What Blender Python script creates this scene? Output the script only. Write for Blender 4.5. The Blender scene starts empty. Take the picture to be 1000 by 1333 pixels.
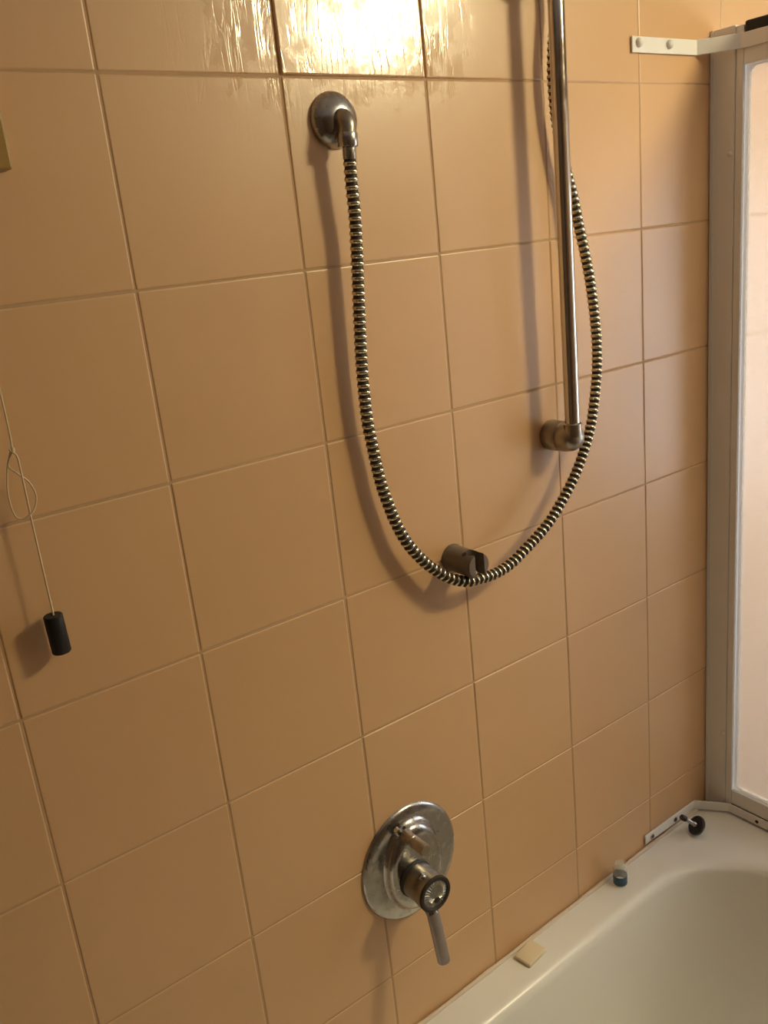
import bpy, bmesh, math, random
from mathutils import Vector, Matrix

random.seed(7)
scene = bpy.context.scene
COL = scene.collection
FLOOR = -1.86          # everything is measured from the joint above the shower outlet; lifted by 1.86 m at the end
PI = math.pi

# ------------------------------------------------------------------ camera
cam_d = bpy.data.cameras.new('camera')
cam = bpy.data.objects.new('camera', cam_d)
COL.objects.link(cam)
cam_d.sensor_fit = 'VERTICAL'
cam_d.sensor_height = 36.0
cam_d.lens = 1147.88 / 1333.0 * 36.0
cam_d.clip_start = 0.01
RX = Vector((0.79359985, -0.59992754, -0.10142104))
RY = Vector((-0.25568113, -0.17756583, -0.95031444))
RZ = Vector((0.55211089, 0.78010084, -0.29430637))
M = Matrix.Identity(4)
for k, v in enumerate((RX, -RY, -RZ)):
    M[0][k], M[1][k], M[2][k] = v
M.translation = Vector((-0.14653792, -0.87665797, -0.17527928))
cam.matrix_world = M
scene.camera = cam

# ------------------------------------------------------------------ light and exposure
world = bpy.data.worlds.new('world')
scene.world = world
world.use_nodes = True
world.node_tree.nodes['Background'].inputs[0].default_value = (0.8, 0.9, 1.0, 1)
world.node_tree.nodes['Background'].inputs[1].default_value = 0.3
LAMP = Vector((1.38, -1.088, 0.343))
LAMP_STRENGTH = 116.0
LAMP_COLOR = (1.0, 0.85, 0.50, 1)
WINDOW_W = 15.0
wl = bpy.data.lights.new('window_daylight', 'AREA')
wl.shape = 'RECTANGLE'
wl.size, wl.size_y = 0.9, 0.6
wl.energy = WINDOW_W
wl.color = (0.74, 0.84, 1.0)
wo = bpy.data.objects.new('window_daylight', wl)
COL.objects.link(wo)
wo.location = (2.175, -0.75, -0.55)
wo.rotation_euler = (0, PI / 2, 0)
vs = scene.view_settings
vs.view_transform = 'Standard'
vs.look = 'None'
vs.gamma = 1.0
vs.use_curve_mapping = False
vs.exposure = 0.0

# ------------------------------------------------------------------ materials
def mat(name, color, rough=0.5, metal=0.0, **kw):
    m = bpy.data.materials.new(name)
    m.use_nodes = True
    b = m.node_tree.nodes['Principled BSDF']
    b.inputs['Base Color'].default_value = (*color, 1)
    b.inputs['Roughness'].default_value = rough
    b.inputs['Metallic'].default_value = metal
    for k, v in kw.items():
        b.inputs[k].default_value = v
    return m

def nd(m, t, **kw):
    n = m.node_tree.nodes.new(t)
    for k, v in kw.items():
        setattr(n, k, v)
    return n

def lk(m, a, b):
    m.node_tree.links.new(a, b)

def mottled(name, c1, c2, scale, rough=0.5, metal=0.0, bump=0.0, rvar=0.0, **kw):
    m = mat(name, c1, rough, metal, **kw)
    b = m.node_tree.nodes['Principled BSDF']
    tc = nd(m, 'ShaderNodeTexCoord')
    nz = nd(m, 'ShaderNodeTexNoise')
    nz.inputs['Scale'].default_value = scale
    nz.inputs['Detail'].default_value = 4
    lk(m, tc.outputs['Object'], nz.inputs['Vector'])
    mx = nd(m, 'ShaderNodeMix', data_type='RGBA')
    mx.inputs[6].default_value = (*c1, 1)
    mx.inputs[7].default_value = (*c2, 1)
    lk(m, nz.outputs['Fac'], mx.inputs[0])
    lk(m, mx.outputs[2], b.inputs['Base Color'])
    if rvar:
        mr = nd(m, 'ShaderNodeMapRange')
        mr.inputs[1].default_value = 0.35
        mr.inputs[2].default_value = 0.65
        mr.inputs[3].default_value = rough - rvar
        mr.inputs[4].default_value = rough + rvar
        lk(m, nz.outputs['Fac'], mr.inputs[0])
        lk(m, mr.outputs[0], b.inputs['Roughness'])
    if bump:
        bp = nd(m, 'ShaderNodeBump')
        bp.inputs['Strength'].default_value = bump
        bp.inputs['Distance'].default_value = 0.001
        lk(m, nz.outputs['Fac'], bp.inputs['Height'])
        lk(m, bp.outputs[0], b.inputs['Normal'])
    return m

TILE_C = (0.65, 0.400, 0.202)

def tile_material():
    m = mat('peach_glaze', TILE_C, 0.30)
    b = m.node_tree.nodes['Principled BSDF']
    b.inputs['Specular IOR Level'].default_value = 0.9
    geo = nd(m, 'ShaderNodeNewGeometry')
    oi = nd(m, 'ShaderNodeObjectInfo')
    # faint cloudiness of the glaze, slightly different from tile to tile
    n1 = nd(m, 'ShaderNodeTexNoise')
    n1.inputs['Scale'].default_value = 9
    n1.inputs['Detail'].default_value = 3
    lk(m, geo.outputs['Position'], n1.inputs['Vector'])
    ad = nd(m, 'ShaderNodeMath', operation='MULTIPLY_ADD')
    lk(m, oi.outputs['Random'], ad.inputs[0])
    ad.inputs[1].default_value = 0.35
    lk(m, n1.outputs['Fac'], ad.inputs[2])
    mx = nd(m, 'ShaderNodeMix', data_type='RGBA')
    mx.inputs[6].default_value = (TILE_C[0] * 0.96, TILE_C[1] * 0.955, TILE_C[2] * 0.95, 1)
    mx.inputs[7].default_value = (TILE_C[0] * 1.03, TILE_C[1] * 1.035, TILE_C[2] * 1.04, 1)
    lk(m, ad.outputs[0], mx.inputs[0])
    lk(m, mx.outputs[2], b.inputs['Base Color'])
    # fine orange-peel of the glaze
    n2 = nd(m, 'ShaderNodeTexNoise')
    n2.inputs['Scale'].default_value = 420
    n2.inputs['Detail'].default_value = 2
    lk(m, geo.outputs['Position'], n2.inputs['Vector'])
    bp1 = nd(m, 'ShaderNodeBump')
    bp1.inputs['Strength'].default_value = 0.05
    bp1.inputs['Distance'].default_value = 0.001
    lk(m, n2.outputs['Fac'], bp1.inputs['Height'])
    # water running down around the outlet: vertical rivulets and beads
    sep = nd(m, 'ShaderNodeSeparateXYZ')
    lk(m, geo.outputs['Position'], sep.inputs[0])
    def mrange(src, a, bb, c=0.0, d=1.0):
        r = nd(m, 'ShaderNodeMapRange', interpolation_type='SMOOTHSTEP')
        r.inputs[1].default_value = a
        r.inputs[2].default_value = bb
        r.inputs[3].default_value = c
        r.inputs[4].default_value = d
        lk(m, src, r.inputs[0])
        return r.outputs[0]
    def mul(a, c):
        r = nd(m, 'ShaderNodeMath', operation='MULTIPLY')
        lk(m, a, r.inputs[0])
        if isinstance(c, float):
            r.inputs[1].default_value = c
        else:
            lk(m, c, r.inputs[1])
        return r.outputs[0]
    up = mrange(sep.outputs['Z'], 1.86 - 0.10, 1.86 + 0.03)
    lft = mrange(sep.outputs['X'], 0.22, 0.40)
    rgt = mrange(sep.outputs['X'], 0.60, 0.74, 1.0, 0.0)
    n4 = nd(m, 'ShaderNodeTexNoise')
    n4.inputs['Scale'].default_value = 34
    n4.inputs['Detail'].default_value = 3
    lk(m, geo.outputs['Position'], n4.inputs['Vector'])
    wet = mul(mul(mul(up, lft), rgt), mrange(n4.outputs['Fac'], 0.22, 0.62))
    mp = nd(m, 'ShaderNodeMapping')
    mp.inputs['Scale'].default_value = (70, 70, 9)
    lk(m, geo.outputs['Position'], mp.inputs['Vector'])
    n3 = nd(m, 'ShaderNodeTexNoise')
    n3.inputs['Scale'].default_value = 1.0
    n3.inputs['Detail'].default_value = 3
    n3.inputs['Distortion'].default_value = 1.3
    lk(m, mp.outputs[0], n3.inputs['Vector'])
    ramp = nd(m, 'ShaderNodeValToRGB')
    # thin winding trickles where the noise crosses its middle value
    sb_ = nd(m, 'ShaderNodeMath', operation='SUBTRACT')
    lk(m, n3.outputs['Fac'], sb_.inputs[0])
    sb_.inputs[1].default_value = 0.5
    ab_ = nd(m, 'ShaderNodeMath', operation='ABSOLUTE')
    lk(m, sb_.outputs[0], ab_.inputs[0])
    ramp.color_ramp.elements[0].position = 0.0
    ramp.color_ramp.elements[1].position = 0.045
    lk(m, ab_.outputs[0], ramp.inputs[0])
    bp2 = nd(m, 'ShaderNodeBump')
    bp2.inputs['Distance'].default_value = 0.0012
    bp2.inputs['Strength'].default_value = 0.11
    lk(m, mul(ramp.outputs[0], wet), bp2.inputs['Height'])
    lk(m, bp1.outputs[0], bp2.inputs['Normal'])
    lk(m, bp2.outputs[0], b.inputs['Normal'])
    b.inputs['Coat Roughness'].default_value = 0.07
    lk(m, mul(wet, 0.7), b.inputs['Coat Weight'])
    lk(m, bp2.outputs[0], b.inputs['Coat Normal'])
    lk(m, mrange(wet, 0.0, 1.0, 0.37, 0.16), b.inputs['Roughness'])
    return m

M_TILE = tile_material()
M_GROUT = mottled('tan_grout', (0.56, 0.37, 0.21), (0.48, 0.31, 0.17), 60, 0.75)
M_ENAMEL = mottled('cream_enamel', (0.84, 0.835, 0.78), (0.80, 0.795, 0.74), 5, 0.28)
M_SEAL = mottled('silicone', (0.74, 0.64, 0.52), (0.62, 0.52, 0.41), 40, 0.5)
M_CHROME = mottled('dulled_chrome', (0.50, 0.495, 0.485), (0.36, 0.355, 0.345), 70, 0.24, 1.0, rvar=0.08)
M_RAIL = mottled('rail_chrome', (0.74, 0.71, 0.68), (0.58, 0.55, 0.52), 55, 0.14, 1.0, rvar=0.05)
M_CHROME_DK = mottled('limescaled_chrome', (0.42, 0.38, 0.32), (0.28, 0.25, 0.21), 90, 0.36, 1.0, rvar=0.08)
M_LEVER = mottled('worn_lever', (0.50, 0.45, 0.44), (0.38, 0.34, 0.33), 80, 0.42, 0.85)
M_COIL = mottled('coil_metal', (0.80, 0.72, 0.54), (0.60, 0.52, 0.36), 60, 0.24, 1.0)
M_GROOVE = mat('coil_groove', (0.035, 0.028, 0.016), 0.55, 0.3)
M_HOLDER = mottled('greyed_plastic', (0.17, 0.135, 0.105), (0.12, 0.095, 0.075), 60, 0.42)
M_ALU = mottled('white_painted_metal', (0.86, 0.85, 0.82), (0.82, 0.81, 0.78), 25, 0.42)
M_CAPW = mat('white_plastic', (0.74, 0.72, 0.68), 0.4)
M_BLACK = mat('black_plastic', (0.006, 0.0055, 0.005), 0.6)
M_RUBBER = mottled('black_rubber', (0.018, 0.017, 0.016), (0.03, 0.028, 0.026), 80, 0.5)
M_DARK = mat('dark_recess', (0.03, 0.022, 0.018), 0.6)
M_CORD = mottled('cotton_cord', (0.74, 0.60, 0.40), (0.62, 0.49, 0.31), 300, 0.8)
M_SOAP = mottled('cream_soap', (0.78, 0.68, 0.48), (0.72, 0.62, 0.42), 30, 0.45)
M_BRASS = mottled('tan_plastic', (0.36, 0.22, 0.06), (0.31, 0.19, 0.05), 20, 0.35)
M_LABEL = mottled('blue_label', (0.03, 0.12, 0.23), (0.012, 0.045, 0.09), 160, 0.45)
M_CLEAR = mat('clear_plastic', (0.92, 0.93, 0.90), 0.12, 0.0, IOR=1.3)
_tp = nd(M_CLEAR, 'ShaderNodeBsdfTransparent')
_tp.inputs['Color'].default_value = (0.95, 0.96, 0.94, 1)
_mx = nd(M_CLEAR, 'ShaderNodeMixShader')
_mx.inputs[0].default_value = 0.24
lk(M_CLEAR, _tp.outputs[0], _mx.inputs[1])
lk(M_CLEAR, M_CLEAR.node_tree.nodes['Principled BSDF'].outputs[0], _mx.inputs[2])
lk(M_CLEAR, _mx.outputs[0], M_CLEAR.node_tree.nodes['Material Output'].inputs[0])
M_FACET = mottled('clear_faceted_cap', (0.40, 0.39, 0.34), (0.26, 0.25, 0.22), 120, 0.24, 0.3)
M_PAINT = mottled('brown_paint', (0.16, 0.095, 0.05), (0.14, 0.085, 0.045), 3, 0.7)
M_CEIL = mottled('cream_paint', (0.84, 0.83, 0.80), (0.81, 0.80, 0.77), 4, 0.8)
M_FLOOR = mottled('brown_floor', (0.15, 0.09, 0.055), (0.12, 0.075, 0.045), 8, 0.4)

def sheet_material():
    m = bpy.data.materials.new('hammered_acrylic')
    m.use_nodes = True
    nt = m.node_tree
    nt.nodes.remove(nt.nodes['Principled BSDF'])
    out = nt.nodes['Material Output']
    tc = nd(m, 'ShaderNodeNewGeometry')
    nz = nd(m, 'ShaderNodeTexNoise')
    nz.inputs['Scale'].default_value = 260
    nz.inputs['Detail'].default_value = 2
    lk(m, tc.outputs['Position'], nz.inputs['Vector'])
    bp = nd(m, 'ShaderNodeBump')
    bp.inputs['Strength'].default_value = 0.5
    bp.inputs['Distance'].default_value = 0.002
    lk(m, nz.outputs['Fac'], bp.inputs['Height'])
    rf = nd(m, 'ShaderNodeBsdfRefraction')
    rf.inputs['Roughness'].default_value = 0.25
    rf.inputs['IOR'].default_value = 1.12
    rf.inputs['Color'].default_value = (0.97, 0.95, 0.92, 1)
    lk(m, bp.outputs[0], rf.inputs['Normal'])
    tr = nd(m, 'ShaderNodeBsdfTranslucent')
    tr.inputs['Color'].default_value = (0.98, 0.91, 0.80, 1)
    gl = nd(m, 'ShaderNodeBsdfGlossy')
    gl.inputs['Roughness'].default_value = 0.3
    m1 = nd(m, 'ShaderNodeMixShader')
    m1.inputs[0].default_value = 0.42
    lk(m, rf.outputs[0], m1.inputs[1])
    lk(m, tr.outputs[0], m1.inputs[2])
    tp = nd(m, 'ShaderNodeBsdfTransparent')
    tp.inputs['Color'].default_value = (0.96, 0.93, 0.88, 1)
    m3 = nd(m, 'ShaderNodeMixShader')
    m3.inputs[0].default_value = 0.28
    lk(m, m1.outputs[0], m3.inputs[1])
    lk(m, tp.outputs[0], m3.inputs[2])
    m2 = nd(m, 'ShaderNodeMixShader')
    m2.inputs[0].default_value = 0.04
    lk(m, m3.outputs[0], m2.inputs[1])
    lk(m, gl.outputs[0], m2.inputs[2])
    lk(m, m2.outputs[0], out.inputs[0])
    return m
M_SHEET = sheet_material()

def gasket_material():
    m = mat('translucent_white_gasket', (0.86, 0.84, 0.80), 0.4)
    nt = m.node_tree
    b = nt.nodes['Principled BSDF']
    tr = nd(m, 'ShaderNodeBsdfTranslucent')
    tr.inputs['Color'].default_value = (0.95, 0.94, 0.92, 1)
    mx = nd(m, 'ShaderNodeMixShader')
    mx.inputs[0].default_value = 0.6
    lk(m, b.outputs[0], mx.inputs[1])
    lk(m, tr.outputs[0], mx.inputs[2])
    lk(m, mx.outputs[0], nt.nodes['Material Output'].inputs[0])
    return m
M_GASKET = gasket_material()

def lamp_material():
    m = mat('lit_opal_glass', (0.9, 0.88, 0.84), 0.4)
    b = m.node_tree.nodes['Principled BSDF']
    b.inputs['Emission Color'].default_value = LAMP_COLOR
    b.inputs['Emission Strength'].default_value = LAMP_STRENGTH
    return m
M_LAMP = lamp_material()

# ------------------------------------------------------------------ mesh helpers (all in room coordinates)
def to_mesh(name, bm, smooth=False, ang=40):
    bmesh.ops.recalc_face_normals(bm, faces=bm.faces)
    me = bpy.data.meshes.new(name)
    if smooth:
        for f in bm.faces:
            f.smooth = True
        for e in bm.edges:
            if len(e.link_faces) == 2 and e.calc_face_angle(0) > math.radians(ang):
                e.smooth = False
    bm.to_mesh(me)
    bm.free()
    return me

def obj(name, bm, m, parent=None, loc=None, smooth=False, ang=40):
    """one mesh object; geometry given in room coordinates; origin at loc (or at the parent's)"""
    base = Vector(loc) if loc is not None else (Vector(parent['_base']) if parent is not None else Vector((0, 0, 0)))
    me = bm if isinstance(bm, bpy.types.Mesh) else to_mesh(name, bm, smooth, ang)
    me.transform(Matrix.Translation(-base))
    for mm in (m if isinstance(m, (list, tuple)) else [m]):
        me.materials.append(mm)
    o = bpy.data.objects.new(name, me)
    COL.objects.link(o)
    if parent is not None:
        o.parent = parent
        o.location = base - Vector(parent['_base'])
    else:
        o.location = base
    o['_base'] = tuple(base)
    return o

def thing(name, loc, label, cat, group=None):
    o = bpy.data.objects.new(name, None)
    o.empty_display_size = 0.03
    COL.objects.link(o)
    o.location = loc
    o['_base'] = tuple(loc)
    o['label'] = label
    o['category'] = cat
    if group:
        o['group'] = group
    return o

def struct(o):
    o['kind'] = 'structure'
    return o

def add_box(bm, x0, x1, y0, y1, z0, z1, bev=0.0, seg=2):
    v = [bm.verts.new((x, y, z)) for x in (x0, x1) for y in (y0, y1) for z in (z0, z1)]
    fs = []
    for q in ((0, 1, 3, 2), (4, 6, 7, 5), (0, 4, 5, 1), (2, 3, 7, 6), (0, 2, 6, 4), (1, 5, 7, 3)):
        fs.append(bm.faces.new([v[i] for i in q]))
    if bev:
        es = {e for f in fs for e in f.edges}
        bmesh.ops.bevel(bm, geom=list(es), offset=bev, segments=seg, profile=0.5, affect='EDGES')
    return bm

def box(*a, **k):
    return add_box(bmesh.new(), *a, **k)

def frame_from(axis):
    a = Vector(axis).normalized()
    t = Vector((0, 0, 1)) if abs(a.z) < 0.9 else Vector((1, 0, 0))
    u = t.cross(a).normalized()
    w = a.cross(u)
    return a, u, w

def lathe(bm, origin, axis, prof, n=32, su=1.0, sw=1.0):
    """revolve (radius, height) pairs about axis; su/sw squash the section sideways and upwards"""
    o = Vector(origin)
    a, u, w = frame_from(axis)
    rings = []
    for r, h in prof:
        if r <= 1e-6:
            rings.append([bm.verts.new(o + a * h)])
        else:
            rings.append([bm.verts.new(o + a * h + u * (r * su * math.cos(2 * PI * k / n)) + w * (r * sw * math.sin(2 * PI * k / n))) for k in range(n)])
    for p, q in zip(rings, rings[1:]):
        if len(p) == 1 and len(q) == 1:
            continue
        for k in range(n):
            k2 = (k + 1) % n
            if len(p) == 1:
                bm.faces.new((p[0], q[k2], q[k]))
            elif len(q) == 1:
                bm.faces.new((p[k], p[k2], q[0]))
            else:
                bm.faces.new((p[k], p[k2], q[k2], q[k]))
    return bm

def lathed(origin, axis, prof, n=32, **k):
    return lathe(bmesh.new(), origin, axis, prof, n, **k)

def catmull(pts, per):
    P = [Vector(p) for p in pts]
    P = [P[0] * 2 - P[1]] + P + [P[-1] * 2 - P[-2]]
    out = []
    for i in range(1, len(P) - 2):
        a, b, c, d = P[i - 1:i + 3]
        for k in range(per):
            t = k / per
            out.append(0.5 * ((2 * b) + (c - a) * t + (2 * a - 5 * b + 4 * c - d) * t * t + (3 * b - a - 3 * c + d) * t ** 3))
    out.append(P[-2].copy())
    return out

def resample(path, step):
    out = [path[0].copy()]
    need = step
    for a, b in zip(path, path[1:]):
        L = (b - a).length
        pos = 0.0
        while L - pos >= need:
            pos += need
            out.append(a.lerp(b, pos / L))
            need = step
        need -= (L - pos)
    return out

def sweep(bm, path, radii, n=12, mats=None, caps=True, flat=1.0):
    """tube along a path with a radius per point; mats gives a material index per span"""
    m = len(path)
    tang = [(path[min(i + 1, m - 1)] - path[max(i - 1, 0)]).normalized() for i in range(m)]
    a, u, w = frame_from(tang[0])
    rings = []
    for i in range(m):
        t = tang[i]
        u = (u - t * u.dot(t)).normalized()
        w = t.cross(u)
        r = radii[i] if not isinstance(radii, float) else radii
        rings.append([bm.verts.new(path[i] + u * (r * math.cos(2 * PI * k / n)) + w * (r * flat * math.sin(2 * PI * k / n))) for k in range(n)])
    for i in range(m - 1):
        for k in range(n):
            k2 = (k + 1) % n
            f = bm.faces.new((rings[i][k], rings[i][k2], rings[i + 1][k2], rings[i + 1][k]))
            if mats:
                f.material_index = mats[i]
    if caps:
        bm.faces.new(rings[0][::-1])
        bm.faces.new(rings[-1])
    return bm

def loft(bm, loops, cap_last=False, cap_first=False):
    R = [[bm.verts.new(p) for p in L] for L in loops]
    n = len(R[0])
    for p, q in zip(R, R[1:]):
        for k in range(n):
            k2 = (k + 1) % n
            bm.faces.new((p[k], p[k2], q[k2], q[k]))
    if cap_last:
        bm.faces.new(R[-1])
    if cap_first:
        bm.faces.new(R[0][::-1])
    return bm

def rrect(x0, x1, y0, y1, r, nc=10, ns=10):
    """rounded rectangle outline, counter-clockwise; same point count for any size"""
    pts = []
    cs = [(x1 - r, y1 - r, 0), (x0 + r, y1 - r, PI / 2), (x0 + r, y0 + r, PI), (x1 - r, y0 + r, 1.5 * PI)]
    for i, (cx, cy, a0) in enumerate(cs):
        arc = [(cx + r * math.cos(a0 + PI / 2 * k / nc), cy + r * math.sin(a0 + PI / 2 * k / nc)) for k in range(nc + 1)]
        pts += arc
        nx, ny, na = cs[(i + 1) % 4]
        e = (nx + r * math.cos(na), ny + r * math.sin(na))
        s = arc[-1]
        for k in range(1, ns):
            t = k / ns
            pts.append((s[0] + (e[0] - s[0]) * t, s[1] + (e[1] - s[1]) * t))
    return pts

def ribbon(bm, pts, th, z0, z1, bev=0.0):
    """flat bar standing on edge, following an xy polyline (th = thickness to its left)"""
    P = [Vector((x, y)) for x, y in pts]
    off = []
    for i, p in enumerate(P):
        d1 = (P[i] - P[i - 1]).normalized() if i > 0 else None
        d2 = (P[i + 1] - P[i]).normalized() if i < len(P) - 1 else None
        d1 = d1 or d2
        d2 = d2 or d1
        n1 = Vector((-d1.y, d1.x))
        n2 = Vector((-d2.y, d2.x))
        mn = (n1 + n2).normalized()
        off.append(p + mn * (th / max(0.3, mn.dot(n1))))
    for i in range(len(P)):
        pass
    cols = []
    for p, q in zip(P, off):
        cols.append([bm.verts.new((p.x, p.y, z0)), bm.verts.new((q.x, q.y, z0)), bm.verts.new((q.x, q.y, z1)), bm.verts.new((p.x, p.y, z1))])
    for a, b in zip(cols, cols[1:]):
        for k in range(4):
            k2 = (k + 1) % 4
            bm.faces.new((a[k], a[k2], b[k2], b[k]))
    bm.faces.new(cols[0][::-1])
    bm.faces.new(cols[-1])
    if bev:
        bmesh.ops.bevel(bm, geom=list(bm.edges), offset=bev, segments=1, affect='EDGES')
    return bm

# ------------------------------------------------------------------ the room
X0, X1, Y1, ZC = -1.0, 2.2, -1.9, 0.42
S = 0.2
floor = struct(obj('floor', box(X0 - 0.1, X1 + 0.1, Y1 - 0.1, 0.1, FLOOR - 0.1, FLOOR), M_FLOOR))
ceiling = struct(obj('ceiling', box(X0 - 0.1, X1 + 0.1, Y1 - 0.1, 0.1, ZC, ZC + 0.1), M_CEIL))
wall_back = struct(obj('wall_back', box(X0 - 0.1, X1 + 0.1, 0.0007, 0.1, FLOOR, ZC), M_GROUT))
wall_left = struct(obj('wall_left', box(X0 - 0.1, X0, Y1, 0.0007, FLOOR, ZC), M_PAINT))
wall_front = struct(obj('wall_front', box(X0 - 0.1, X1 + 0.1, Y1 - 0.1, Y1, FLOOR, ZC), M_PAINT))
wr = bmesh.new()
WY0, WY1, WZ0, WZ1 = -1.05, -0.45, -1.00, -0.10
add_box(wr, X1, X1 + 0.1, Y1, WY0, FLOOR, ZC)
add_box(wr, X1, X1 + 0.1, WY1, 0.0007, FLOOR, ZC)
add_box(wr, X1, X1 + 0.1, WY0, WY1, FLOOR, WZ0)
add_box(wr, X1, X1 + 0.1, WY0, WY1, WZ1, ZC)
wall_right = struct(obj('wall_right', wr, M_PAINT))
wf = bmesh.new()
for a in ((WY0, WY0 + .04, WZ0, WZ1), (WY1 - .04, WY1, WZ0, WZ1), (WY0 + .04, WY1 - .04, WZ0, WZ0 + .04), (WY0 + .04, WY1 - .04, WZ1 - .04, WZ1)):
    add_box(wf, X1 + 0.03, X1 + 0.07, *a)
window = struct(obj('window_1', wf, M_CAPW))
obj('pane', box(X1 + 0.047, X1 + 0.053, WY0 + .04, WY1 - .04, WZ0 + .04, WZ1 - .04), M_GASKET, window)

# glazed wall tiles, each a piece of its own with a soft edge and a slightly uneven set
G = 0.0015
tb = bmesh.new()
h = (S - G) / 2
add_box(tb, -h, h, 0.0, 0.0075, -h, h)
front = [e for e in tb.edges if all(abs(v.co.y) < 1e-6 for v in e.verts)]
side = [e for e in tb.edges if abs(e.verts[0].co.y - e.verts[1].co.y) > 1e-4]
bmesh.ops.bevel(tb, geom=front + side, offset=0.0020, segments=3, profile=0.5, affect='EDGES')
tile_me = to_mesh('tile', tb)
tile_me.materials.append(M_TILE)
TILT = {(2, -1): (-0.65, 0.30), (3, -1): (0.08, 0.55)}
for j in range(-2, 7):
    for i in range(-5, 11):
        rx, rz = TILT.get((i, j), (random.uniform(-.10, .10), random.uniform(-.10, .10)))
        proud = S / 2 * (math.sin(math.radians(abs(rx))) + math.sin(math.radians(abs(rz)))) * 0.75
        o = bpy.data.objects.new('tile', tile_me)
        COL.objects.link(o)
        o.parent = wall_back
        o.location = (i * S + S / 2 + random.uniform(-.0004, .0004), -proud, -j * S - S / 2 + random.uniform(-.0004, .0004))
        o.rotation_euler = (math.radians(rx), random.uniform(-.0012, .0012), math.radians(rz))

# ceiling lamp
lamp = thing('ceiling_lamp', (LAMP.x, LAMP.y, ZC), 'lit opal glass dome lamp fixed to the bathroom ceiling', 'lamp')
obj('lamp_base', lathed((LAMP.x, LAMP.y, ZC - 0.001), (0, 0, -1), [(0, 0), (0.125, 0), (0.125, 0.018), (0.118, 0.02), (0, 0.02)], 40), M_CAPW, lamp, smooth=True)
dome = [(0.108, 0.018)] + [(0.115 * math.cos(t), 0.03 + 0.095 * math.sin(t)) for t in [PI / 2 * k / 8 for k in range(8)]] + [(0, 0.125)]
obj('lamp_shade', lathed((LAMP.x, LAMP.y, ZC - 0.001), (0, 0, -1), dome, 32), M_LAMP, lamp, smooth=True)

# ------------------------------------------------------------------ bathtub
SL = 0.0296
def deck(x):
    return -1.2935 + SL * (x - 1.14)
tub = thing('bathtub', (0.395, -0.36, FLOOR), 'cream enamelled bathtub built in along the peach tiled wall', 'bathtub')
TX0, TX1, TY0, TY1 = -0.42, 1.215, -0.74, -0.0035
IX0, IX1, IY0, IY1 = -0.33, 1.105, -0.655, -0.057
def lp(x0, x1, y0, y1, r, dz, zabs=None):
    return [(x, y, (deck(x) + dz) if zabs is None else zabs) for x, y in rrect(x0, x1, y0, y1, r, 12, 14)]
loops = [lp(TX0, TX1, TY0, TY1, .004, 0, FLOOR), lp(TX0, TX1, TY0, TY1, .004, -.014), lp(TX0 + .003, TX1 - .003, TY0 + .003, TY1 - .003, .004, -.004),
         lp(TX0 + .012, TX1 - .012, TY0 + .012, TY1 - .004, .006, 0)]
IR = 0.17
for k in range(5):
    t = k / 4
    e = -0.043 * (1 - t)
    loops.append(lp(IX0 + e, IX1 - e, IY0 + e, IY1 - e, IR, 0.0035 * math.sin(PI / 2 * t) * 0 - 0.0 ))
R_ = 0.021
for k in range(1, 7):
    t = PI / 2 * 0.86 * k / 6
    d = R_ * math.sin(t)
    loops.append(lp(IX0 + d, IX1 - d, IY0 + d, IY1 - d, IR, -R_ * (1 - math.cos(t))))
for k in range(1, 9):
    t = k / 8
    d = R_ + 0.055 * t
    ex = 0.10 * t
    loops.append(lp(IX0 + d + ex * 1.4, IX1 - d - ex, IY0 + d, IY1 - d, IR - .02 * t, -R_ - 0.31 * t))
for k in range(1, 6):
    t = PI / 2 * k / 5
    d = R_ + 0.055 + 0.07 * (1 - math.cos(t)) + .01
    loops.append(lp(IX0 + d + .14, IX1 - d - .10, IY0 + d, IY1 - d, IR - .02 - .05 * (1 - math.cos(t)), -R_ - 0.31 - 0.07 * math.sin(t)))
obj('tub_shell', loft(bmesh.new(), loops, cap_last=True), M_ENAMEL, tub, smooth=True, ang=60)
sb = bmesh.new()
seal_path = [Vector((x, -0.0050, deck(x) + 0.0004)) for x in [-0.42 + 0.05 * k for k in range(33)]]
sweep(sb, seal_path, [0.0038 + 0.0007 * math.sin(k * 2.3) for k in range(33)], 8)
obj('sealant_bead', sb, M_SEAL, tub, smooth=True)
dz = deck(0.8) - R_ - 0.38
obj('drain', lathed((0.80, -0.36, dz + 0.001), (0, 0, 1), [(0, 0.0), (.034, 0), (.034, .003), (.026, .004), (.02, .001), (0, .001)], 24), M_CHROME, tub, smooth=True)

# ------------------------------------------------------------------ bath screen
PX = 1.172
PB, PT = -1.272, 0.0735
YE = -0.70
scr = thing('bath_screen', (PX, 0, PB), 'white framed bath screen with frosted panel standing at the far end of the bathtub', 'bath screen')
wp = bmesh.new()
add_box(wp, PX, PX + .022, -0.0425, -0.003, -1.2888, PT, bev=.0012, seg=1)
add_box(wp, PX - .0015, PX + .024, -0.006, -0.0015, -1.2888, PT)
prof = obj('wall_profile', wp, M_ALU, scr)
for z, y in ((-0.105, -0.0365), (-1.125, -0.0385)):
    obj('screw_cap', lathed((PX, y, z), (-1, 0, 0), [(.0046, -.0005), (.0046, .0020), (.0036, .0040), (.0017, .0050), (0, .0053)], 16), M_CAPW, prof, smooth=True)
obj('stile', box(PX + .001, PX + .021, -0.0560, -0.0432, -1.2888, PT - .002, bev=.0015), M_ALU, scr)
obj('stile', box(PX + .001, PX + .021, YE, YE + .016, PB, PT - .002, bev=.0015), M_ALU, scr)
obj('top_rail', box(PX + .001, PX + .021, YE + .016, -0.0562, .017, .0545, bev=.0015), M_ALU, scr)
obj('bottom_rail', box(PX + .001, PX + .021, YE + .016, -0.0562, PB, PB + .031, bev=.0015), M_ALU, scr)
cap = bmesh.new()
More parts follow.
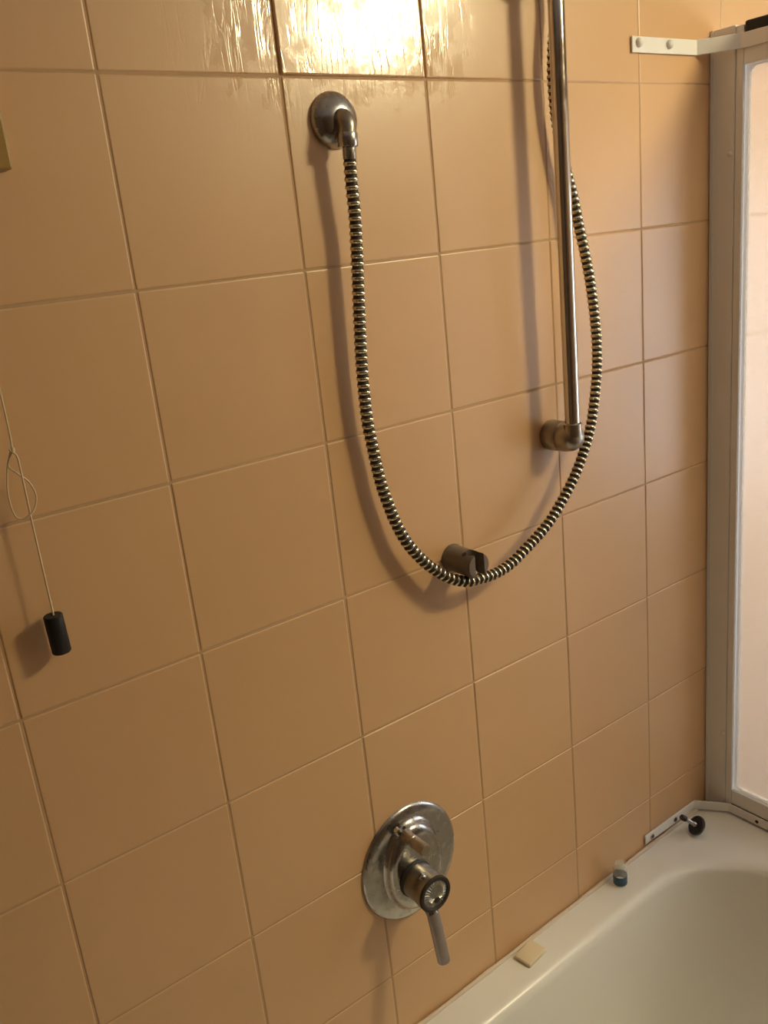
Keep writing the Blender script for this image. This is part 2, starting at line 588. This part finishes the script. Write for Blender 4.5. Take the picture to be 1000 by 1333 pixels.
add_box(cap, PX - .001, PX + .023, YE + .02, -0.0575, .0548, .0755, bev=.003, seg=2)
obj('top_cap', cap, M_BLACK, scr)
# panel sheet and its pale gasket with rounded corners
gy0, gy1, gz0, gz1 = YE + .016, -0.0562, PB + .031, .017
outer = [(PX + .006, y, z) for y, z in rrect(gy0, gy1, gz0, gz1, .004, 6, 4)]
inner = [(PX + .006, y, z) for y, z in rrect(gy0 + .006, gy1 - .0065, gz0 + .003, gz1 - .003, .012, 6, 4)]
gk = bmesh.new()
def shift(L, d):
    return [(x + d, y, z) for x, y, z in L]
loft(gk, [outer, inner, shift(inner, .0075)])
obj('gasket', gk, M_GASKET, scr)
obj('panel_sheet', box(PX + .0095, PX + .0125, gy0 + .0055, gy1 - .0060, gz0 + .0025, gz1 - .0025), M_SHEET, scr)
# folded support strips, screwed to the tiles and turning along the panel
def bracket(z0, z1):
    b = bmesh.new()
    ribbon(b, [(0.981, -0.0012), (1.1335, -0.0012), (PX - .0005, -0.0535), (PX - .0005, YE)], -0.003, z0, z1, bev=.0005)
    return obj('support_strip', b, M_ALU, scr)
bt = bracket(.0390, .0598)
for x in (0.9945, 1.0645):
    obj('screw_cap', lathed((x, -.0041, .0515), (0, -1, 0), [(.0064, 0), (.0064, .002), (.0052, .0045), (.0026, .0060), (0, .0063)], 18), M_CAPW, bt, smooth=True)
bb = bracket(-1.2890, -1.2715)
for x in (1.000, 1.0705):
    obj('screw', lathed((x, -.0041, -1.2815), (0, -1, 0), [(.0052, 0), (.0052, .0012), (.0036, .002), (.0028, .0008), (0, .0008)], 16), M_CHROME, bb, smooth=True)
    obj('screw_hole', lathed((x, -.0050, -1.2815), (0, -1, 0), [(.0026, 0), (.0026, .0006), (0, .0006)], 12), M_DARK, bb)
for y in (-.112, -.40):
    obj('screw_hole', lathed((PX - .0035, y, -1.281), (-1, 0, 0), [(.0033, -.0005), (.0033, .0006), (0, .0006)], 14), M_DARK, bb)
obj('bottom_seal', box(PX + .001, PX + .02, YE, -.0562, -1.2885, PB - .0002), M_RUBBER, scr)

# ------------------------------------------------------------------ shower water outlet on the wall
OX, OZ = 0.4610, -0.0445
out = thing('shower_outlet', (OX, 0, OZ), 'chrome domed wall outlet with elbow where the shower hose starts', 'water outlet')
obj('flange', lathed((OX, 0.0005, OZ), (0, -1, 0), [(.0, 0), (.0298, 0), (.0302, .0025), (.0288, .007), (.0255, .0115), (.0205, .0155), (.0150, .018), (.0110, .0190), (0, .0192)], 40), M_CHROME, out, smooth=True, ang=60)
el = [Vector((OX, -.012, OZ)), Vector((OX, -.0160, OZ))]
cy, cz, rr = -.0160, OZ - .0110, .0110
for k in range(1, 9):
    t = PI / 2 * k / 8
    el.append(Vector((OX - .0006 * k / 8, cy - rr * math.sin(t), cz + rr * math.cos(t))))
el.append(Vector((OX - .0018, -.0270, OZ - .0180)))
obj('elbow', sweep(bmesh.new(), el, .0102, 20), M_CHROME_DK, out, smooth=True)
obj('nut', lathed((OX - .0015, -.0270, OZ - .0165), (-.04, 0, -1), [(0, 0), (.0110, 0), (.0115, .001), (.0115, .0135), (.0108, .0145), (0, .0145)], 20), M_CHROME, out, smooth=True)

# ------------------------------------------------------------------ flexible hose
HOSE = [(0.4603, -0.027, -0.0757), (0.4598, -0.027, -0.0835), (0.4595, -0.0255, -0.114), (0.4606, -0.024, -0.1449), (0.4596, -0.0225, -0.1796), (0.4561, -0.0208, -0.2338), (0.4542, -0.0198, -0.2651), (0.4513, -0.0185, -0.3184), (0.4514, -0.0175, -0.3786), (0.454, -0.0172, -0.4038), (0.4573, -0.0172, -0.4325), (0.4614, -0.0177, -0.4619), (0.4681, -0.0185, -0.4894), (0.4769, -0.0198, -0.5189), (0.49, -0.0222, -0.5491), (0.5066, -0.025, -0.5735), (0.5197, -0.0275, -0.5887), (0.5395, -0.0315, -0.607), (0.5549, -0.0345, -0.6166), (0.5721, -0.0375, -0.6236), (0.5902, -0.039, -0.6251), (0.6202, -0.039, -0.6274), (0.652, -0.0385, -0.6226), (0.6787, -0.0385, -0.6112), (0.7063, -0.038, -0.5987), (0.7343, -0.038, -0.5823), (0.7649, -0.038, -0.5557), (0.7899, -0.0375, -0.5296), (0.8121, -0.037, -0.498), (0.8319, -0.036, -0.459), (0.8463, -0.0345, -0.4055), (0.8526, -0.033, -0.3623), (0.8529, -0.031, -0.3189), (0.848, -0.029, -0.2651), (0.8417, -0.0265, -0.2249), (0.8339, -0.024, -0.1864), (0.8272, -0.021, -0.1458), (0.8189, -0.019, -0.1158), (0.81, -0.018, -0.0818), (0.8035, -0.018, -0.0441), (0.8008, -0.018, -0.0073), (0.8022, -0.018, 0.0244), (0.8071, -0.018, 0.0558), (0.8130, -0.022, 0.095), (0.8190, -0.045, 0.150), (0.8160, -0.085, 0.190), (0.8040, -0.110, 0.200), (0.7930, -0.118, 0.225), (0.7880, -0.112, 0.255)]
hose = thing('shower_hose', HOSE[0], 'ribbed brassy metal shower hose hanging in a long loop', 'hose')
PER = 0.0082
path = resample(catmull(HOSE, 14), PER / 8)
path = path[11:]                                   # the first stretch is the smooth ferrule
rad, mts = [], []
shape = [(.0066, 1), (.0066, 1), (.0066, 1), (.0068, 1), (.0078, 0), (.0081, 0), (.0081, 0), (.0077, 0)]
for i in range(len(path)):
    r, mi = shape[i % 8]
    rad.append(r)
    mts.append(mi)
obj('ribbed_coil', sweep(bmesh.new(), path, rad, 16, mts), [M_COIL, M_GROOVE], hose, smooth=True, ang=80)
fp = resample(catmull(HOSE, 14), PER / 8)[:13]
obj('ferrule', sweep(bmesh.new(), fp, .0076, 18), M_CHROME, hose, smooth=True)

# ------------------------------------------------------------------ slide rail
RXc, RYc = 0.7805, -0.0460
rail = thing('slide_rail', (RXc, 0, -0.47), 'polished chrome slide rail mounted upright on the tiles', 'shower rail')
obj('bar', lathed((RXc, RYc, -0.462), (0, 0, 1), [(0, 0), (.0105, 0), (.0105, .842), (0, .842)], 28), M_RAIL, rail, smooth=True)
def mount(z, up):
    b = lathed((RXc + .002, 0.0005, z), (0, -1, 0), [(0, 0), (.0205, 0), (.0218, .002), (.0222, .008), (.0218, .0245), (.0210, .0252), (.0210, .0262), (.0218, .0270), (.0212, .036), (.0190, .046), (.0150, .053), (.0090, .0568), (0, .058)], 32)
    o = obj('wall_mount', b, M_CHROME_DK, rail, smooth=True, ang=50)
    obj('socket_collar', lathed((RXc, RYc, z + (.004 if up else -.004)), (0, 0, 1 if up else -1), [(0, 0), (.0135, 0), (.0128, .017), (.0108, .0185), (0, .0185)], 24), M_CHROME_DK, o, smooth=True)
mount(-0.470, True)
mount(0.375, False)
obj('slider', lathed((RXc, RYc, 0.105), (0, 0, 1), [(.0107, 0), (.019, 0), (.0205, .004), (.0205, .046), (.019, .05), (.0107, .05)], 24), M_CHROME_DK, rail, smooth=True)
obj('slider_arm', sweep(bmesh.new(), [Vector((RXc, RYc - .015, .13)), Vector((RXc, -.085, .135))], .011, 16), M_CHROME_DK, rail, smooth=True)

# hand shower parked on the slider, above the picture's edge
hs = thing('hand_shower', (0.787, -0.112, 0.25), 'chrome hand shower resting in the slider of the rail', 'hand shower')
hp = [Vector((0.7875, -0.112, 0.250)), Vector((0.787, -0.111, 0.29)), Vector((0.787, -0.115, 0.33)), Vector((0.787, -0.135, 0.36))]
obj('handle', sweep(bmesh.new(), catmull(hp, 5), .0115, 16), M_CHROME, hs, smooth=True)
obj('spray_head', lathed((0.787, -0.148, 0.372), (0, -0.75, -0.66), [(0, -.014), (.014, -.013), (.032, -.002), (.036, .006), (.036, .013), (0, .014)], 32), M_CHROME, hs, smooth=True)

# ------------------------------------------------------------------ fork-shaped handset holder low on the wall
HXc, HZc = 0.580, -0.600
holder = thing('handset_holder', (HXc, 0, HZc), 'dull grey-brown forked wall holder at the bottom of the hose loop', 'shower holder')
def boolean(base_bm, cutters):
    ob = bpy.data.objects.new('tmp', to_mesh('tmp', base_bm))
    COL.objects.link(ob)
    tmp = [ob]
    for c in cutters:
        co = bpy.data.objects.new('tmp', to_mesh('tmp', c))
        COL.objects.link(co)
        tmp.append(co)
        md = ob.modifiers.new('b', 'BOOLEAN')
        md.operation = 'DIFFERENCE'
        md.solver = 'EXACT'
        md.object = co
    bpy.context.view_layer.update()
    me = bpy.data.meshes.new_from_object(ob.evaluated_get(bpy.context.evaluated_depsgraph_get()))
    for t in tmp:
        bpy.data.objects.remove(t)
    return me
hb = lathed((HXc, 0.0, HZc), (0, -1, 0), [(0, 0), (.0175, 0), (.0182, .002), (.0182, .051), (.0172, .054), (0, .054)], 48)
ax = Vector((0, -0.30, 0.95)).normalized()
cone = lathed(Vector((HXc + .0015, -.0385, HZc)) - ax * .03, ax, [(0, 0), (.0085, 0), (.0115, .06), (0, .06)], 32)
slot = box(HXc - .0065, HXc + .0095, -.08, -.038, HZc - .05, HZc + .05)
me = boolean(hb, [cone, slot])
for p in me.polygons:
    p.use_smooth = False
obj('fork', me, M_HOLDER, holder)
obj('wall_disc', lathed((HXc, 0.0005, HZc), (0, -1, 0), [(0, 0), (.0195, 0), (.0195, .0025), (.0183, .004), (0, .004)], 32), M_HOLDER, holder, smooth=True)
obj('hole_shade', lathed((HXc - .0095, -.0365, HZc + .0156), (-.52, 0, .85), [(.0034, -.001), (.0034, .0004), (0, .0006)], 14), M_DARK, holder)  # dark disc painted in for the shaded hole at the slot's inner end

# ------------------------------------------------------------------ single-lever mixer
CX, CZ = 0.453, -1.0255
mix = thing('shower_mixer', (CX, 0, CZ), 'dull chrome single-lever mixer on an oval wall plate above the bathtub edge', 'mixer tap')
obj('wall_plate', lathed((CX, 0.0005, CZ), (0, -1, 0), [(0, 0), (.985, 0), (1.0, .002), (.985, .0045), (.95, .0062), (.85, .0078), (.70, .0085), (0, .0085)], 64, su=.0835, sw=.0905), M_CHROME, mix, smooth=True, ang=60)
obj('raised_boss', lathed((CX - .001, 0.0, CZ - .001), (0, -1, 0), [(0, .006), (1.06, .0075), (1.0, .0095), (.97, .0150), (.93, .0195), (.86, .0222), (.7, .0234), (0, .0240)], 56, su=.0485, sw=.0710), M_CHROME, mix, smooth=True, ang=60)
BX, BZ = 0.4440, -1.0375
obj('seal_ring', lathed((BX, -.018, BZ), (0, -1, 0), [(0, 0), (.0262, 0), (.0272, .003), (.0272, .008), (.0262, .0092), (0, .0092)], 40), M_RUBBER, mix, smooth=True)
body = obj('body', lathed((BX, -.0260, BZ), (0, -1, 0), [(0, 0), (.0248, 0), (.0254, .002), (.0254, .014), (.0246, .018), (.0250, .023), (.0262, .029), (.0265, .036), (.0260, .0395), (0, .0395)], 44), M_CHROME_DK, mix, smooth=True, ang=50)
obj('indicator_knob', lathed((BX - .0075, -.052, BZ + .0225), (-.25, -.35, .9), [(0, -.004), (.0052, -.004), (.0056, .001), (.0048, .004), (.0025, .0058), (0, .0062)], 18), M_CHROME, body, smooth=True)
obj('cap_ring', lathed((BX, -.0650, BZ), (0, -1, 0), [(.0198, 0), (.0264, 0), (.0266, .002), (.0256, .0042), (.0225, .0046), (.0200, .0030)], 44), M_DARK, mix, smooth=True)
fc = bmesh.new()
a, u, w = frame_from((0, -1, 0))
NF = 56
c0 = fc.verts.new(Vector((BX - .002, -.0672, BZ - .007)))
r1 = []
r2 = []
for k in range(NF):
    t = 2 * PI * k / NF
    hh = .0018 if k % 2 else .0004
    d = u * math.cos(t) + w * math.sin(t)
    r1.append(fc.verts.new(Vector((BX, -.0676 - hh, BZ)) + d * .013))
    r2.append(fc.verts.new(Vector((BX, -.0660 - hh * .6, BZ)) + d * .0216))
for k in range(NF):
    k2 = (k + 1) % NF
    fc.faces.new((c0, r1[k], r1[k2]))
    fc.faces.new((r1[k], r2[k], r2[k2], r1[k2]))
disc = obj('faceted_cap', fc, M_FACET, mix)
obj('cap_mark', lathed((BX + .001, -.0688, BZ - .0095), (0, -1, 0), [(0, 0), (.0046, 0), (.0040, .001), (0, .0012)], 18), M_DARK, disc)
lv = catmull([Vector((BX - .002, -.0520, BZ - .0190)), Vector((BX - .0025, -.0590, BZ - .0310)), Vector((BX - .003, -.0640, BZ - .0460)), Vector((BX - .004, -.0715, BZ - .0740)), Vector((BX - .005, -.0775, BZ - .0985)), Vector((BX - .005, -.0785, BZ - .1025))], 8)
lr = []
for k in range(len(lv)):
    t = k / (len(lv) - 1)
    lr.append(.0078 + .0022 * min(1, t * 3) if t < .93 else .010 * math.sqrt(max(.05, 1 - ((t - .93) / .075) ** 2)))
lb = bmesh.new()
a_, u_, w_ = frame_from((0, 0, 1))
rings = []
for p, r in zip(lv, lr):
    rings.append([(p.x + r * math.cos(2 * PI * k / 20), p.y + r * .68 * math.sin(2 * PI * k / 20), p.z + r * .22 * math.sin(2 * PI * k / 20)) for k in range(20)])
loft(lb, rings, True, True)
lever = obj('lever', lb, M_LEVER, mix, smooth=True, ang=60)
obj('lever_neck', sweep(bmesh.new(), [Vector((BX - .001, -.046, BZ - .015)), Vector((BX - .002, -.052, BZ - .0265)), Vector((BX - .0028, -.0605, BZ - .0365))], [.011, .0098, .0088], 18), M_CHROME, mix, smooth=True)
DX, DZ = 0.4375, -0.9645
dv = obj('diverter_knob', lathed((DX, -.0200, DZ), (0, -1, 0), [(0, 0), (.0098, 0), (.0100, .002), (.0088, .0045), (.0088, .0185), (.0078, .0195), (.0078, .0208), (.0086, .0218), (.0086, .0430), (.0075, .0450), (0, .0455)], 24), M_CHROME_DK, mix, smooth=True, ang=35)
obj('stop_pin', lathed((DX - .012, -.0165, DZ + .0125), (0, -1, 0), [(0, 0), (.0055, 0), (.0058, .003), (.0050, .0065), (0, .0078)], 16), M_CHROME, mix, smooth=True)
obj('pin_hole', lathed((DX - .002, -.0212, DZ + .0145), (0, -1, 0), [(.0026, 0), (.0026, .0012), (0, .0012)], 12), M_DARK, mix)

# ------------------------------------------------------------------ things lying on the tub edge
# drain plug, standing on its rim with the stem towards the wall
axis = Vector((-0.60, 0.30, 0.58)).normalized()
pr = 0.0185
pc = Vector((1.080, -0.0440, 0))
pc.z = deck(pc.x) + pr * math.sqrt(1 - axis.z ** 2) + .0032 * abs(axis.z) + .0004
plug = thing('drain_plug', (pc.x, pc.y, deck(pc.x)), 'black rubber drain plug with chrome stem lying in the far corner of the tub edge', 'drain plug')
obj('rubber_disc', lathed(pc, axis, [(0, -.0030), (.0150, -.0032), (.0176, -.0030), (pr, -.0012), (pr, .0014), (.0172, .0030), (.0130, .0036), (.0122, .0028), (0, .0028)], 36), M_RUBBER, plug, smooth=True, ang=35)
obj('stem', lathed(pc, axis, [(0, .002), (.0058, .0022), (.0050, .008), (.0036, .010), (.0036, .030), (0, .030)], 18), M_CHROME, plug, smooth=True)
obj('stem_tip', lathed(pc + axis * .030, axis, [(0, 0), (.0052, 0), (.0055, .002), (.0055, .0085), (.0046, .0105), (0, .0108)], 18), M_RUBBER, plug, smooth=True)
obj('chrome_cap', lathed(pc, -axis, [(0, .003), (.0095, .003), (.0100, .006), (.0085, .0105), (.0050, .0128), (0, .0134)], 22), M_CHROME, plug, smooth=True)

# small vial
vx, vy = 0.8790, -0.0270
vz = deck(vx)
vial = thing('small_bottle', (vx, vy, vz), 'tiny clear bottle with a dark blue label on the tub edge', 'bottle')
obj('glass_body', lathed((vx, vy, vz + .0003), (0, 0, 1), [(0, 0), (.0108, 0), (.0118, .0012), (.0120, .003), (.0120, .0285), (.0112, .0315), (.0085, .0335), (.0080, .035), (0, .035)], 28), M_CLEAR, vial, smooth=True)
obj('paper_label', lathed((vx, vy, vz + .0035), (0, 0, 1), [(.01205, 0), (.0123, .0001), (.0123, .0165), (.01205, .0166)], 28), M_LABEL, vial, smooth=True)
obj('screw_cap', lathed((vx, vy, vz + .0345), (0, 0, 1), [(0, 0), (.0092, 0), (.0095, .001), (.0093, .0085), (.0085, .0096), (0, .0098)], 24), M_CLEAR, vial, smooth=True)

# soap
sx, sy = 0.6515, -0.0275
soap = obj('soap_bar', box(sx - .0225, sx + .0225, sy - .0165, sy + .0165, 0, .0065, bev=.0024, seg=3), M_SOAP, loc=(sx, sy, 0), smooth=True, ang=70)
soap.location = (sx, sy, deck(sx) + .0004)
soap.rotation_euler = (0, -math.atan(SL), math.radians(7))
soap['label'] = 'flat cream bar of soap lying on the tub edge right of the mixer'
soap['category'] = 'soap'

# ------------------------------------------------------------------ pull cord with wall box
KX, KY = 0.0495, -0.0180
pull = thing('pull_cord', (KX, 0, -0.53), 'thin pull cord with a black cylinder weight hanging from a tan wall box', 'pull cord')
obj('wall_box', box(0.016, 0.1000, -0.0230, 0.0005, -0.0840, 0.0, bev=.002), M_BRASS, pull)
c = [(KX - .0005, KY, -.082), (KX - .0015, KY, -.20), (KX - .0015, KY, -.290), (KX - .0022, KY, -.322), (KX - .0050, KY - .001, -.3265), (KX - .0005, KY - .0025, -.333), (KX + .0003, KY - .001, -.350), (KX + .0002, KY, -.3860), (KX, KY, -.3935), (KX, KY, -.45), (KX, KY, -.4975)]
obj('cord', sweep(bmesh.new(), catmull(c, 8), .00092, 8), M_CORD, pull, smooth=True)
l2 = [(KX - .0030, KY - .001, -.3275), (KX - .0085, KY + .003, -.341), (KX - .0020, KY + .003, -.3505), (KX + .0058, KY + .001, -.3605), (KX + .0088, KY - .001, -.374), (KX + .0052, KY - .001, -.3855), (KX, KY - .001, -.3905), (KX - .0080, KY + .002, -.3935), (KX - .0132, KY + .004, -.388), (KX - .0142, KY + .005, -.368), (KX - .0098, KY + .004, -.344), (KX - .0048, KY, -.3285)]
obj('cord_loop', sweep(bmesh.new(), catmull(l2, 8), .00088, 8), M_CORD, pull, smooth=True)
obj('knot', lathed((KX - .0030, KY - .001, -.3300), (.2, 0, 1), [(0, 0), (.0016, .001), (.002, .003), (.0014, .005), (0, .006)], 12), M_CORD, pull, smooth=True)
obj('weight', lathed((KX, KY, -.5360), (-.02, 0, 1), [(0, 0), (.0086, 0), (.0094, .001), (.0094, .0398), (.0086, .0406), (.002, .0406), (.002, .037), (0, .037)], 28), M_BLACK, pull, smooth=True)

# ------------------------------------------------------------------ lift everything so that the floor is at z = 0
for o in list(scene.objects):
    if '_base' in o:
        del o['_base']
    if o.parent is None:
        o.location.z += -FLOOR
